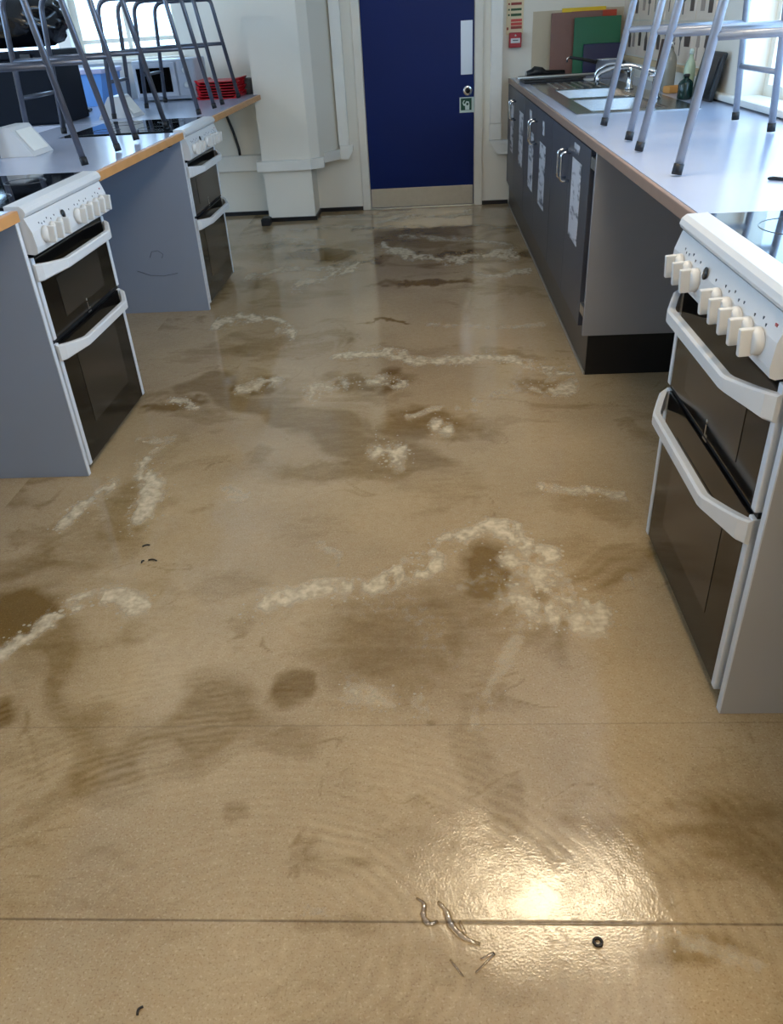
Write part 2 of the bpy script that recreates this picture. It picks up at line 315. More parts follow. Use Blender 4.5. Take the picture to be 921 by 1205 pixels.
FOAM = [
 ([(-0.498,1.642),(-0.387,1.676),(-0.202,1.708),(-0.087,1.771),(-0.003,1.797),(0.021,1.871),(0.075,1.939),(0.153,1.973)],0.024,0.0405,0.9),
 ([(0.153,1.973),(0.22,1.952),(0.245,1.884),(0.299,1.819),(0.258,1.841)],0.0295,0.0515,1),
 ([(0.199,1.774),(0.242,1.741),(0.332,1.723),(0.282,1.691),(0.388,1.648),(0.42,1.605),(0.407,1.557),(0.29,1.58),(0.211,1.617)],0.029,0.0465,0.85),
 ([(0.215,1.704),(0.255,1.648),(0.183,1.597)],0.0355,0.057,0.6),
 ([(-1.054,2.504),(-1.024,2.376),(-0.97,2.256),(-0.942,2.146)],0.036,0.0685,1),
 ([(-1.123,1.459),(-1.069,1.54),(-1.023,1.626),(-0.938,1.687),(-0.866,1.689),(-0.807,1.639)],0.027,0.042,0.9),
 ([(-1.197,2.095),(-1.188,2.184),(-1.146,2.311)],0.0265,0.0495,0.9),
 ([(-0.217,1.321),(-0.136,1.299),(-0.062,1.292)],0.0315,0.0425,0.55),
 ([(-1.221,4.039),(-1.036,4.032),(-0.854,4.039),(-0.79,3.923),(-0.707,3.811)],0.019,0.0565,1),
 ([(-0.478,3.473),(-0.239,3.482),(0.036,3.361),(0.345,3.395),(0.498,3.258),(0.648,3.168)],0.019,0.052,0.9),
 ([(-0.544,3.056),(-0.404,3.117),(-0.263,3.199),(-0.15,3.152)],0.0225,0.0575,0.8),
 ([(0.354,3.1),(0.487,3.036),(0.595,3.062)],0.0205,0.0525,0.8),
 ([(-0.801,4.637),(-0.741,4.771),(-0.597,4.9),(-0.481,5.121)],0.0325,0.117,1),
 ([(-0.395,5.55),(-0.154,5.281),(0.066,5.075),(0.289,5.207),(0.562,5.205)],0.0215,0.0815,0.9),
 ([(0.673,4.785),(0.461,4.688),(0.267,4.809)],0.015,0.0535,0.8),
 ([(-0.209,2.52),(-0.131,2.503)],0.0275,0.059,1),
 ([(0.008,2.658),(0.056,2.662)],0.0225,0.05,1),
 ([(-0.106,2.8),(-0.006,2.856),(0.163,2.875)],0.0135,0.032,0.7),
 ([(0.349,2.22),(0.507,2.185),(0.678,2.115)],0.0135,0.0265,0.7),
 ([(0.074,1.219),(0.131,1.35),(0.18,1.451),(0.217,1.545)],0.0185,0.027,0.5),
 ([(0.517,1.733),(0.593,1.587),(0.611,1.428)],0.017,0.027,0.45),
 ([(0.34,0.748),(0.426,0.732),(0.497,0.701)],0.014,0.014,0.55),
 ([(-0.041,3.906),(0.214,3.812),(0.548,3.801)],0.0125,0.038,0.6),
 ([(-1.201,4.837),(-0.966,5.033),(-0.583,5.035)],0.017,0.0615,0.8),
 ([(-0.836,3.153),(-0.689,3.168)],0.019,0.0475,0.8),
 ([(-1.12,3.022),(-0.977,2.96)],0.0145,0.034,0.8),
 ([(-1.086,5.794),(-0.765,5.687)],0.0185,0.0755,0.7),
 ([(-0.345,1.928),(-0.289,1.882),(-0.296,1.818)],0.0125,0.022,0.6),
 ([(-1.059,2.571),(-0.996,2.637),(-1.159,2.683)],0.0135,0.029,0.5),
 ([(-0.404,6.294),(-0.043,6.401),(0.325,6.51)],0.0165,0.077,0.8),
 ([(-0.249,0.796),(-0.187,0.781)],0.0105,0.011,0.35),
 ([(-0.963,1.395),(-0.754,1.227),(-0.695,1.362)],0.016,0.0205,0.12),
 ([(0.524,3.179),(0.343,2.995),(0.167,2.941)],0.017,0.0425,0.5),
 ([(-0.718,2.272),(-0.662,2.214)],0.023,0.0445,0.6),
 ([(-1.084,6.197),(-0.492,6.138)],0.013,0.0575,0.6),
 ([(-0.226,5.817),(0.251,5.604),(0.524,5.39)],0.0145,0.0605,0.7),
 ([(-0.224,1.679),(-0.083,1.603),(0.004,1.47)],0.0495,0.0765,0.25),
 ([(0.054,1.709),(0.135,1.706),(0.161,1.597)],0.037,0.0605,0.3),]
# ------------------------------------------------------------------ floor: sheet vinyl, wet, with foam lying on it
def vnoise(x, y, seed=0):
    xi = np.floor(x).astype(np.int64); yi = np.floor(y).astype(np.int64); fx = x-xi; fy = y-yi
    fx = fx*fx*(3-2*fx); fy = fy*fy*(3-2*fy)
    def hsh(a, b):
        n = (a*374761393 + b*668265263 + seed*1442695041) & 0xffffffff
        n = ((n ^ (n >> 13))*1274126177) & 0xffffffff
        return ((n ^ (n >> 16)) & 0xffff)/65535.0
    return (hsh(xi,yi)*(1-fx)+hsh(xi+1,yi)*fx)*(1-fy) + (hsh(xi,yi+1)*(1-fx)+hsh(xi+1,yi+1)*fx)*fy
def fbm(x, y, sc, seed=0, o=4):
    r = 0; a = 1; t = 0
    for i in range(o): r = r + a*vnoise(x*sc, y*sc, seed+i*7); t += a; a *= .55; sc *= 2.03
    return r/t
gx = np.arange(-1.45, 1.0001, .0075); gy = [.42]
SEAM = [.767, 1.213]
while gy[-1] < 6.79: gy.append(gy[-1] + .0055 + max(0, gy[-1]-1.2)*.0032)
gy = [y for y in gy if all(abs(y-s_) > .004 for s_ in SEAM)]
for s_ in SEAM: gy += [s_-.003, s_-.001, s_, s_+.001, s_+.003]
gy = np.array(sorted(gy)); gy[-1] = YB+.02
X, Y = np.meshgrid(gx, gy)
wx = X + .09*(fbm(X,Y*.8,5,3)-.5)*2*np.clip(Y/3,.4,1.6); wy = Y + .10*(fbm(X,Y*.8,4.3,11)-.5)*2*np.clip(Y/3,.4,1.8)
wx = wx + .045*(fbm(X,Y*.8,13,203)-.5)*2*np.clip(Y/2,.5,1.6); wy = wy + .06*(fbm(X,Y*.8,11,217)-.5)*2*np.clip(Y/2,.5,2)
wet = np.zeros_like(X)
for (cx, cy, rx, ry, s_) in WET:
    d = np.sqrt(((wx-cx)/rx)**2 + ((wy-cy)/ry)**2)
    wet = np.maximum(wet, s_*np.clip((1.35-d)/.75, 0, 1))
# thin streaky film everywhere, dragged along by the mop
q1 = fbm(X, Y, 1.9, 131, 3); q2 = fbm(X, Y, 1.9, 151, 3)
def film(sc, k, sd): return fbm(X*.75+k*q1, Y*1.15+k*q2, sc, sd, 4)
f1 = film(2.6, .9, 31); f2 = film(4.2, .6, 47)
wet = np.maximum(wet, .62*np.clip((f1-.52)*5, 0, 1))
wet = np.maximum(wet, .42*np.clip((f2-.55)*6, 0, 1))
# tide lines where the film ends
wet = np.maximum(wet, .5*np.exp(-((f1-.50)/.010)**2)*np.clip((f2-.40)*5, 0, 1))
wet = np.maximum(wet, .35*np.exp(-((f2-.47)/.009)**2)*np.clip((f1-.38)*5, 0, 1))
wet = np.clip(wet, 0, 1)
foam = np.zeros_like(X); lace = np.zeros_like(X)
fw = .35*(fbm(X,Y*.6,14,41)-.5)*2; fw2 = .35*(fbm(X,Y*.6,14,57)-.5)*2
fw = fw + .55*(fbm(X,Y*.8,6,61)-.5)*2*np.clip(Y/2.2,.5,1.5); fw2 = fw2 + .7*(fbm(X,Y*.8,6,67)-.5)*2*np.clip(Y/2.2,.5,1.5)
br = fbm(X, Y*.55, 22, 71, 3)
for (P_, rx, ry, s_) in FOAM:
    D = np.full_like(X, 9.0)
    ux = X/rx + fw*2.2; uy = Y/ry + fw2*2.2
    for (a, b) in zip(P_[:-1], P_[1:]):
        ax, ay, bx_, by_ = a[0]/rx, a[1]/ry, b[0]/rx, b[1]/ry; dx, dy = bx_-ax, by_-ay
        t = np.clip(((ux-ax)*dx+(uy-ay)*dy)/(dx*dx+dy*dy+1e-9), 0, 1)
        D = np.minimum(D, np.hypot(ux-ax-t*dx, uy-ay-t*dy))
    foam = np.maximum(foam, s_*np.clip((1.55-D)/1.0, 0, 1)*np.clip((br-.26)*4.5, .1, 1))
    lace = np.maximum(lace, s_*np.clip((3.4-D)/2.6, 0, 1))
wet = np.maximum(wet*(1-.75*foam), .28*lace*(1-foam))
clear = (X < .60) & ~((X > .53) & (Y > 1.15) & (Y < 2.0)) & ~((X < -1.17) & (Y > 2.3))
foam = foam*clear; lace = lace*clear
sw = np.maximum(np.exp(-(((X-.05)/.55)**2+((Y-.86)/.30)**2)), .8*np.exp(-(((X+.75)/.35)**2+((Y-1.2)/.25)**2)))
zz = np.zeros_like(X)
seam = np.zeros_like(X)
for s_ in SEAM:
    q = np.abs(Y-s_) < .0012; seam[q] = 1.0 if s_ < 1 else .35; zz[q] = -.0012 if s_ < 1 else -.0004
ny, nx = X.shape
idx = np.arange(nx*ny).reshape(ny, nx)
quads = np.stack([idx[:-1,:-1], idx[:-1,1:], idx[1:,1:], idx[1:,:-1]], -1).reshape(-1, 4)
V = np.stack([X, Y, zz], -1).reshape(-1, 3)
x0, x1, y0, y1 = gx[0], gx[-1], gy[0], gy[-1]
ex = np.array([(XL-.2,YN-.2,0),(XR+.2,YN-.2,0),(XR+.2,y0,0),(XL-.2,y0,0),(XL-.2,y0,0),(x0,y0,0),(x0,y1,0),(XL-.2,y1,0),(x1,y0,0),(XR+.2,y0,0),(XR+.2,y1,0),(x1,y1,0)])
n0 = len(V); V = np.vstack([V, ex]); quads = np.vstack([quads, n0+np.arange(12).reshape(3,4)])
def quick_mesh(name, V, Q, attrs):
    me = bpy.data.meshes.new(name); me.vertices.add(len(V)); me.vertices.foreach_set('co', V.astype(np.float32).ravel())
    me.loops.add(Q.size); me.loops.foreach_set('vertex_index', Q.astype(np.int32).ravel())
    me.polygons.add(len(Q)); me.polygons.foreach_set('loop_start', (np.arange(len(Q))*4).astype(np.int32))
    me.polygons.foreach_set('use_smooth', np.ones(len(Q), dtype=bool))
    for k, a in attrs.items():
        at = me.attributes.new(k, 'FLOAT', 'POINT'); at.data.foreach_set('value', a.astype(np.float32).ravel())
    me.update(calc_edges=True); me.validate(); return me
def ext(a): return np.concatenate([a.ravel(), np.zeros(12)])

def floor_mat():
    M = bpy.data.materials.new('wet_speckled_vinyl'); M.use_nodes = True; nt = M.node_tree; N = nt.nodes; L = nt.links; b = N['Principled BSDF']
    geo = N.new('ShaderNodeNewGeometry')
    def noise(sc, det=4, rough=.55, vec=None):
        n = N.new('ShaderNodeTexNoise'); n.inputs['Scale'].default_value = sc; n.inputs['Detail'].default_value = det; n.inputs['Roughness'].default_value = rough
        L.new(vec or geo.outputs['Position'], n.inputs['Vector']); return n.outputs['Fac']
    def at(k):
        a = N.new('ShaderNodeAttribute'); a.attribute_name = k; return a.outputs['Fac']
    def mth(op, a, b_=None, clamp=False):
        n = N.new('ShaderNodeMath'); n.operation = op; n.use_clamp = clamp
        for i, q in enumerate((a, b_)):
            if q is None: continue
            if isinstance(q, (int, float)): n.inputs[i].default_value = q
            else: L.new(q, n.inputs[i])
        return n.outputs[0]
    def ramp(v, lo, hi, a=0., b_=1.):
        n = N.new('ShaderNodeMapRange'); L.new(v, n.inputs[0]); n.inputs[1].default_value = lo; n.inputs[2].default_value = hi; n.inputs[3].default_value = a; n.inputs[4].default_value = b_; return n.outputs[0]
    def mix(f, a, b_, mode='MIX'):
        n = N.new('ShaderNodeMix'); n.data_type = 'RGBA'; n.blend_type = mode
        for i, q in ((0,f),(6,a),(7,b_)):
            if isinstance(q, (int, float, tuple)): n.inputs[i].default_value = q
            else: L.new(q, n.inputs[i])
        return n.outputs[2]
    base = mix(ramp(noise(1.7), .35, .65), lin(FLOOR_A), lin(FLOOR_B))
    spk = noise(230, 2); base = mix(ramp(spk, .54, .68, 0, .45), base, lin((122,96,66)))
    base = mix(ramp(noise(190, 2), .57, .70, 0, .26), base, lin((232,212,180)))
    base = mix(ramp(noise(45, 4), .4, .7, 0, .22), base, lin((150,112,74)))
    # dirty water
    st = N.new('ShaderNodeMapping'); st.inputs['Scale'].default_value = (9, 26, 1); L.new(geo.outputs['Position'], st.inputs[0])
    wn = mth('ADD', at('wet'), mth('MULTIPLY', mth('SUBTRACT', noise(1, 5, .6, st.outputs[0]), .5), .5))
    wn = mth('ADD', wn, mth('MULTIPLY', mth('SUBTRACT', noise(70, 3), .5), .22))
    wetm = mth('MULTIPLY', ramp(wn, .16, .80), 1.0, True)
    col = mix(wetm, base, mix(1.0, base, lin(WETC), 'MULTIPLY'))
    col = mix(mth('MULTIPLY', at('seam'), .65), col, lin((84,66,46)))
    # mop swirls: faint arcs
    wv = N.new('ShaderNodeTexWave'); wv.wave_type = 'RINGS'; wv.rings_direction = 'SPHERICAL'; wv.inputs['Scale'].default_value = 13; wv.inputs['Distortion'].default_value = 5; wv.inputs['Detail'].default_value = 3; wv.inputs['Detail Scale'].default_value = 1.2
    mp = N.new('ShaderNodeMapping'); mp.inputs['Location'].default_value = (.28, -.86, 0); mp.inputs['Scale'].default_value = (.8, 1.2, 1); L.new(geo.outputs['Position'], mp.inputs[0]); L.new(mp.outputs[0], wv.inputs['Vector'])
    swl = mth('MULTIPLY', at('swirl'), wv.outputs['Fac'])
    col = mix(mth('MULTIPLY', mth('MULTIPLY', swl, ramp(noise(6, 3), .4, .6)), .3), col, lin((214,190,150)))
    L.new(col, b.inputs['Base Color'])
    rg = ramp(wn, 0, .6, .09, .03)
    L.new(mth('ADD', rg, ramp(noise(9, 3), .35, .75, 0, .06)), b.inputs['Roughness'])
    b.inputs['Specular IOR Level'].default_value = .55
    rip = mth('ADD', mth('MULTIPLY', mth('MULTIPLY', at('swirl'), at('swirl')), ramp(noise(8, 4), .38, .62, .15, 2.2)), .16)
    hgt = mth('MULTIPLY', rip, mth('ADD', mth('MULTIPLY', noise(55, 3), .6), mth('MULTIPLY', noise(230, 2), .75)))
    hgt = mth('ADD', hgt, mth('MULTIPLY', swl, .25))
    hgt = mth('ADD', hgt, mth('MULTIPLY', at('lace'), mth('MULTIPLY', noise(120, 2), .9)))
    bp = N.new('ShaderNodeBump'); bp.inputs['Strength'].default_value = FBUMP; bp.inputs['Distance'].default_value = .0022; L.new(hgt, bp.inputs['Height']); L.new(bp.outputs[0], b.inputs['Normal'])
    return M
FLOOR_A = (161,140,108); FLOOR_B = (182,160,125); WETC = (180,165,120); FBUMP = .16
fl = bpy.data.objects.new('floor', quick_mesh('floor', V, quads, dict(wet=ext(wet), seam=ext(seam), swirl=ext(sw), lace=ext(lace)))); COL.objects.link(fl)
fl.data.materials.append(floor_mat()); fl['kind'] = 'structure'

# foam: a thin raised skin wherever the mop left suds
keep = (np.maximum(foam, lace*.5) > .05)
kq = keep[:-1,:-1] | keep[:-1,1:] | keep[1:,1:] | keep[1:,:-1]
Q = np.stack([idx[:-1,:-1], idx[:-1,1:], idx[1:,1:], idx[1:,:-1]], -1)[kq]
used = np.unique(Q); rem = np.full(nx*ny, -1); rem[used] = np.arange(len(used))
FV = np.stack([X, Y, .0008 + foam*.003*(.5+fbm(X,Y,40,91,2))], -1).reshape(-1,3)[used]
def foam_mat():
    M = bpy.data.materials.new('soap_foam'); M.use_nodes = True; nt = M.node_tree; N = nt.nodes; L = nt.links; b = N['Principled BSDF']
    geo = N.new('ShaderNodeNewGeometry'); at = N.new('ShaderNodeAttribute'); at.attribute_name = 'foam'; la = N.new('ShaderNodeAttribute'); la.attribute_name = 'lace'
    nz = N.new('ShaderNodeTexNoise'); nz.inputs['Scale'].default_value = 42; nz.inputs['Detail'].default_value = 5; nz.inputs['Roughness'].default_value = .6; L.new(geo.outputs['Position'], nz.inputs['Vector'])
    vo = N.new('ShaderNodeTexVoronoi'); vo.inputs['Scale'].default_value = 62; L.new(geo.outputs['Position'], vo.inputs['Vector'])
    def mth(op, a, c=None, clamp=False):
        n = N.new('ShaderNodeMath'); n.operation = op; n.use_clamp = clamp
        for i, q in enumerate((a, c)):
            if q is None: continue
            if isinstance(q, (int, float)): n.inputs[i].default_value = q
            else: L.new(q, n.inputs[i])
        return n.outputs[0]
    def ramp(v, lo, hi, a=0., b_=1.):
        n = N.new('ShaderNodeMapRange'); L.new(v, n.inputs[0]); n.inputs[1].default_value = lo; n.inputs[2].default_value = hi; n.inputs[3].default_value = a; n.inputs[4].default_value = b_; return n.outputs[0]
    a1 = ramp(mth('ADD', at.outputs['Fac'], mth('MULTIPLY', mth('SUBTRACT', nz.outputs['Fac'], .5), 1.3)), .22, 1.15, 0, .78)
    # single bubbles around the suds: a third of the cells hold one
    sp = N.new('ShaderNodeSeparateColor'); L.new(vo.outputs['Color'], sp.inputs[0])
    rad = mth('MULTIPLY', mth('SUBTRACT', mth('MULTIPLY', la.outputs['Fac'], 1.0), sp.outputs[0]), .55)
    dots = ramp(mth('SUBTRACT', rad, vo.outputs['Distance']), -.02, .06, 0, .5)
    al = mth('MAXIMUM', a1, dots, True)
    L.new(al, b.inputs['Alpha']); b.inputs['Base Color'].default_value = lin((226,210,180)); b.inputs['Roughness'].default_value = .45; b.inputs['Specular IOR Level'].default_value = .3
    bp = N.new('ShaderNodeBump'); bp.inputs['Strength'].default_value = .5; bp.inputs['Distance'].default_value = .002; L.new(nz.outputs['Fac'], bp.inputs['Height']); L.new(bp.outputs[0], b.inputs['Normal'])
    return M
fo = bpy.data.objects.new('soap_foam', quick_mesh('soap_foam', FV, rem[Q], dict(foam=foam.ravel()[used], lace=lace.ravel()[used]))); COL.objects.link(fo)
fo.data.materials.append(foam_mat())
tag(fo, 'streaks and patches of white soap suds lying on the wet floor', 'foam', kind='stuff')
# ------------------------------------------------------------------ cookers
def ring_pts(cx, cy, r, z, n=40): return [(cx+r*math.cos(2*math.pi*i/n), cy+r*math.sin(2*math.pi*i/n), z) for i in range(n+1)]
def oven_door(par, z0, z1, hz, win, logo):
    g = obj('oven_door', MB().box((-.296, .0, z0), (.296, .03, z1), .004), M_ovenglass, par)
    obj('door_strip', MB().box((-.317, -.002, z0), (-.2965, .03, z1), .003), M_edge, g); obj('door_strip', MB().box((.2965, -.002, z0), (.317, .03, z1), .003), M_edge, g)
    obj('oven_window', MB().box((-.185, -.0012, win[0]), (.185, -.0002, win[1]), .0004), M_ovenwin, g)
    sec = [(-.317,-.003,.027),(-.300,-.018,.026),(-.262,-.034,.021),(-.205,-.056,.016),(-.19,-.059,.0155),(.19,-.059,.0155),(.205,-.056,.016),(.262,-.034,.021),(.300,-.018,.026),(.317,-.003,.027)]
    V = []; Fc = []
    for (x, y, h) in sec:
        t = .013
        V += [(x,y,hz-h),(x,y-t*.4,hz-h+.004),(x,y-t*.4,hz+h-.004),(x,y,hz+h),(x,y+t,hz+h),(x,y+t,hz-h)]
    n = 6
    for i in range(len(sec)-1):
        for k in range(n): Fc.append([i*n+k, i*n+(k+1)%n, (i+1)*n+(k+1)%n, (i+1)*n+k])
    Fc += [list(range(n))[::-1], [(len(sec)-1)*n+k for k in range(n)]]
    obj('door_handle', MB().add(V, Fc), M_white, g)['label'] = 'white angular bar handle'
    if logo:
        mk = MB()
        mk.box((-.006,-.0018,logo-.020), (.000,-.0006,logo+.006)); mk.lathe([(.005,0),(.005,.001)], 12, Matrix.Translation((-.003,-.0006,logo+.015)) @ Matrix.Rotation(math.pi/2,4,'X'))
        mk.box((.003,-.0018,logo-.020), (.012,-.0006,logo-.014)); mk.box((-.013,-.0018,logo-.030), (.013,-.0006,logo-.026))
        obj('maker_mark', mk, M_steel, g)
    return g
def make_cooker(label, loc, rz, group):
    t = thing('cooker', label, 'cooker', loc, rz, group)
    obj('body', MB().box((-.318, .032, .02), (.318, .60, .884), .002), M_gasket, t)
    obj('plinth', MB().box((-.31, .03, .0), (.31, .55, .0195)), M_black, t)
    # rounded white hob rim and sloping control panel
    rim = MB().prism([(-.022,.878),(-.026,.886),(-.022,.898),(-.012,.906),(.035,.908),(.035,.872),(-.015,.872)], 'x', -.322, .322)
    obj('hob_rim', rim, M_white, t)
    pr = [(-.016,.871),(.03,.871),(.031,.772),(-.020,.764),(-.030,.768),(-.0335,.785),(-.030,.83)]
    pa = MB().prism(pr, 'x', -.320, .320); cpn = obj('control_panel', pa, M_white, t)
    tilt = math.atan2(.0035, .045)
    for x in (-.245, -.185, -.125, .02, .08, .14, .197, .253):
        Mx = Matrix.Translation((x, -.031, .811)) @ Matrix.Rotation(math.pi/2 + tilt, 4, 'X')
        kb = MB().lathe([(.025,0),(.025,.010),(.023,.015),(.020,.017)], 20, Mx).box((-.007,-.025,.013), (.007,.025,.037), .003, Mx)
        obj('knob', kb, M_whitepl, t)
    mk = MB()
    Mx = Matrix.Translation((-.078, -.0305, .837)) @ Matrix.Rotation(math.pi/2 - .2, 4, 'X')
    mk.lathe([(.013,0),(.013,.002)], 20, Mx); obj('timer_dial', mk, M_black, cpn)
    pmat = mat('grey_print', (70,72,80), .5)
    for x in (-.25,-.235,-.215,-.19,-.165,-.135,-.02,.035,.06,.085,.115,.14,.2,.235,.255):
        zc = .842 + .004*math.sin(x*90); yy = -.030 + (zc-.83)*(.014/.041)
        obj('printed_mark', MB().box((x-.002, yy-.0006, zc-.0035), (x+.002, yy+.002, zc+.0035)), pmat, cpn)
    obj('indicator_light', MB().box((.283,-.024,.848), (.293,-.019,.853)), mat('red_indicator', (170,60,60), .4), cpn)
    oven_door(t, .492, .752, .708, (.53, .66), .516)
    oven_door(t, .03, .478, .447, (.14, .40), None)
    obj('door_gap', MB().box((-.317, .006, .4785), (.317, .031, .4915)), M_gasket, t)
    hb = obj('hob', MB().box((-.318, .0355, .8845), (.318, .595, .906), .003), M_hob, t); hb['label'] = 'black glass ceramic hob'
    for (cx, cy, r) in ((-.155,.18,.085),(.155,.18,.07),(-.155,.43,.07),(.155,.43,.09)):
        obj('burner_ring', MB().tube(ring_pts(cx,cy,r,.9062), .0009, 4, False), M_ring, hb)
    return t
CK = 'white freestanding double-oven cookers'
c1 = make_cooker('white double-oven cooker on the right under the window, with big white knobs', (.602, 1.598, 0), -math.pi/2, CK)
c2 = dup(c1, (-1.232, 2.728, 0), math.pi/2, 'nearer of the two white double-oven cookers along the left side', CK)
c3 = dup(c1, (-1.240, 4.605, 0), math.pi/2, 'farther of the two white double-oven cookers on the left, next to the pier', CK)
# boards beside the cookers
def side_board(label, x0, x1, y, mt, z=.868):
    t = thing('side_board', label, 'panel', ((x0+x1)/2, y, 0))
    hx = abs(x1-x0)/2; s_ = 1 if x1 > x0 else -1
    obj('board', MB().box((-hx, -.009, 0), (hx, .009, z), .001), mt, t)
    obj('edge_strip', MB().box((-hx*s_-.003*s_, -.0092, .002), (-hx*s_-.0002*s_, .0092, z-.002)), M_edge, t)
    return t
side_board('grey board closing the near side of the right cooker', .606, 1.40, 1.247, M_panel_r)
side_board('grey board at far left beside the nearer left cooker', -1.236, -2.05, 2.393, M_panel)
side_board('grey board with scuff marks between the two left cookers', -1.242, -2.05, 4.262, M_panel)
sc = MB()
P_ = [(-1.515,.30),(-1.50,.33),(-1.465,.335),(-1.44,.315),(-1.45,.295)]
sc.tube([(x, 4.2522, z) for x, z in P_], .0016, 5); sc.tube([(-1.60,4.2522,.232),(-1.53,4.2522,.205),(-1.46,4.2522,.2),(-1.38,4.2522,.212)], .0016, 5)
tag(obj('scuff_mark', sc, mat('scuff_grey', (92,98,112), .6)), 'curved dark scuff marks on the grey board between the left cookers', 'mark')

# ------------------------------------------------------------------ worktops
def worktop(label, boxes, edges, wood, et, brackets=()):
    t = thing('worktop', label, 'worktop', (boxes[0][0], boxes[0][2], .87))
    ox, oy = boxes[0][0], boxes[0][2]
    s_ = MB()
    for (a, b, c, d) in boxes: s_.box((a-ox, c-oy, 0), (b-ox, d-oy, .03))
    obj('slab', s_, M_top, t)
    for (a, b, c, d) in edges: obj('edging', MB().box((a-ox, c-oy, -.002), (b-ox, d-oy, .0295), .003), wood, t)
    for (a, b, c, d) in brackets: obj('bracket', MB().box((a-ox, c-oy, -.02), (b-ox, d-oy, -.0025), .003), M_black, t)
    return t
XW = XR-.002
worktop('long pale worktop on the right with a double sink set in it', [(.626,XW,1.935,4.11),(.626,.70,4.11,6.02),(1.25,XW,4.11,6.02),(.626,XW,6.02,YB-.01)], [(.612,.6255,1.935,YB-.01)], M_woodr, 0)
worktop('short worktop end beside the right cooker, nearest the camera', [(.626,XW,-1.2,1.236)], [(.612,.6255,-1.2,1.236)], M_woodr, 0)
worktop('pale worktop with beech edge at the far left margin, nearest the camera', [(-2.1,-1.236,.2,2.383)], [(-1.2355,-1.214,.2,2.383)], M_wood, 0, [(-1.30,-1.25,2.2,2.25),(-1.30,-1.25,1.95,2.0)])
worktop('pale worktop with beech edge between the two left cookers', [(-1.86,-1.240,3.062,4.25),(-2.1,-1.861,2.385,4.93)], [(-1.2395,-1.216,3.062,4.25),(-1.35,-1.24,3.055,3.0615)], M_wood, 0, [(-1.30,-1.25,3.95,4.0),(-1.30,-1.25,4.1,4.15)])
worktop('pale worktop in the far left corner carrying microwave and red trays', [(-1.86,-1.255,4.95,YB-.01),(-3.2,-1.861,4.935,YB-.01)], [(-1.2545,-1.232,4.95,YC-.01)], M_wood, 0, [(-1.33,-1.28,5.7,5.75)])
# bench back boards on the left
for i, (a, b, l) in enumerate(((.2, 2.37, 'grey back board under the near left worktop'), (2.42, 4.24, 'grey back board under the middle left worktop'))):
    tag(obj('back_board', MB().box((-2.075, a, 0), (-2.055, b, .868), .001), M_panel), l, 'panel')
tag(obj('back_board', MB().box((XR-.03, 1.95, 0), (XR-.005, 3.14, .868), .001), M_cabend), 'grey back board in the knee space under the right worktop', 'panel')

# ------------------------------------------------------------------ base cabinets on the right
XD = .614
def dhandle(par, y, z):
    pts = fillet([(XD-.001,y,z-.058),(XD-.04,y,z-.058),(XD-.04,y,z+.058),(XD-.001,y,z+.058)], .02)
    obj('handle', MB().tube(pts, .0058, 8), M_chrome, par)['label'] = 'chrome D handle'
def cabinet(y0, y1, label, gap=0):
    t = thing('base_cabinet', label, 'cabinet', (0, 0, 0), 0, 'grey base cabinets under the sink worktop')
    obj('carcass', MB().box((XD+.022, y0+.001, .175), (1.40, y1-.001, .735)), M_black, t)
    obj('top_rail', MB().box((XD+.022, y0+.001, .736), (XD+.05, y1-.001, .866)), M_black, t)
    ym = (y0+y1)/2+.04
    for (a, b, hy) in ((y0+gap+.003, ym-.001, ym-.045), (ym+.001, y1-.003, ym+.05)):
        d_ = obj('door', MB().box((XD, a, .178), (XD+.019, b, .862), .0015), M_cab, t)
        dhandle(d_, hy, .735)
    if gap:
        for z in (.82, .26): obj('hinge', MB().box((XD+.002, y0+.004, z-.02), (XD+.021, y0+gap+.001, z+.02), .002), M_steel, t)
    return t
cb1 = cabinet(3.168, 4.31, 'nearest grey double-door base cabinet, dark gap at its near edge', .10)
cabinet(4.31, 5.56, 'middle grey double-door base cabinet with two notices')
cabinet(5.56, YB-.02, 'farthest grey double-door base cabinet, next to the door')
tag(obj('end_panel', MB().box((XD-.001, 3.148, .175), (1.41, 3.166, .868), .001), M_cabend), 'tall grey end panel of the right cabinets, facing the camera', 'panel')
pl = thing('plinth', 'dark kickboard along the floor under the right cabinets', 'plinth', (0,0,0))
obj('front_board', MB().box((.638, 3.17, 0), (.654, YB-.02, .174), .001), mat('dark_brown_plinth', (74,66,58), .4), pl)
obj('end_board', MB().box((.638, 3.158, 0), (1.40, 3.1695, .174), .001), M_black, pl)
obj('water_seal', MB().box((.631, 3.158, 0), (.6375, YB-.02, .012), .002), mat('grey_sealant', (150,142,128), .3), pl)
def notice(y0, y1, z0, z1, label, group=None):
    o = obj('paper_notice', MB().box((-.0008, -(y1-y0)/2, -(z1-z0)/2), (.0006, (y1-y0)/2, (z1-z0)/2), .0002), M_notice, None, (XD-.0016, (y0+y1)/2, (z0+z1)/2))
    tag(o, label, 'notice', group)
notice(3.44, 3.665, .465, .785, 'printed white notice on the nearest cabinet door, beside its handle')
notice(3.51, 3.64, .81, .845, 'small grey label above the notice on the nearest cabinet door')
notice(4.53, 4.77, .39, .71, 'right-hand printed notice on the middle cabinet, right of the handles')
notice(5.06, 5.30, .395, .71, 'left-hand printed notice on the middle cabinet, behind the handles')
notice(4.62, 4.69, .755, .82, 'small label above the right-hand notice of the middle cabinet')
notice(5.20, 5.32, .765, .82, 'small label above the left-hand notice of the middle cabinet')
notice(5.66, 5.90, .44, .76, 'right-hand printed notice on the farthest cabinet')
notice(6.32, 6.52, .44, .76, 'left-hand printed notice on the farthest cabinet, nearest the door wall')

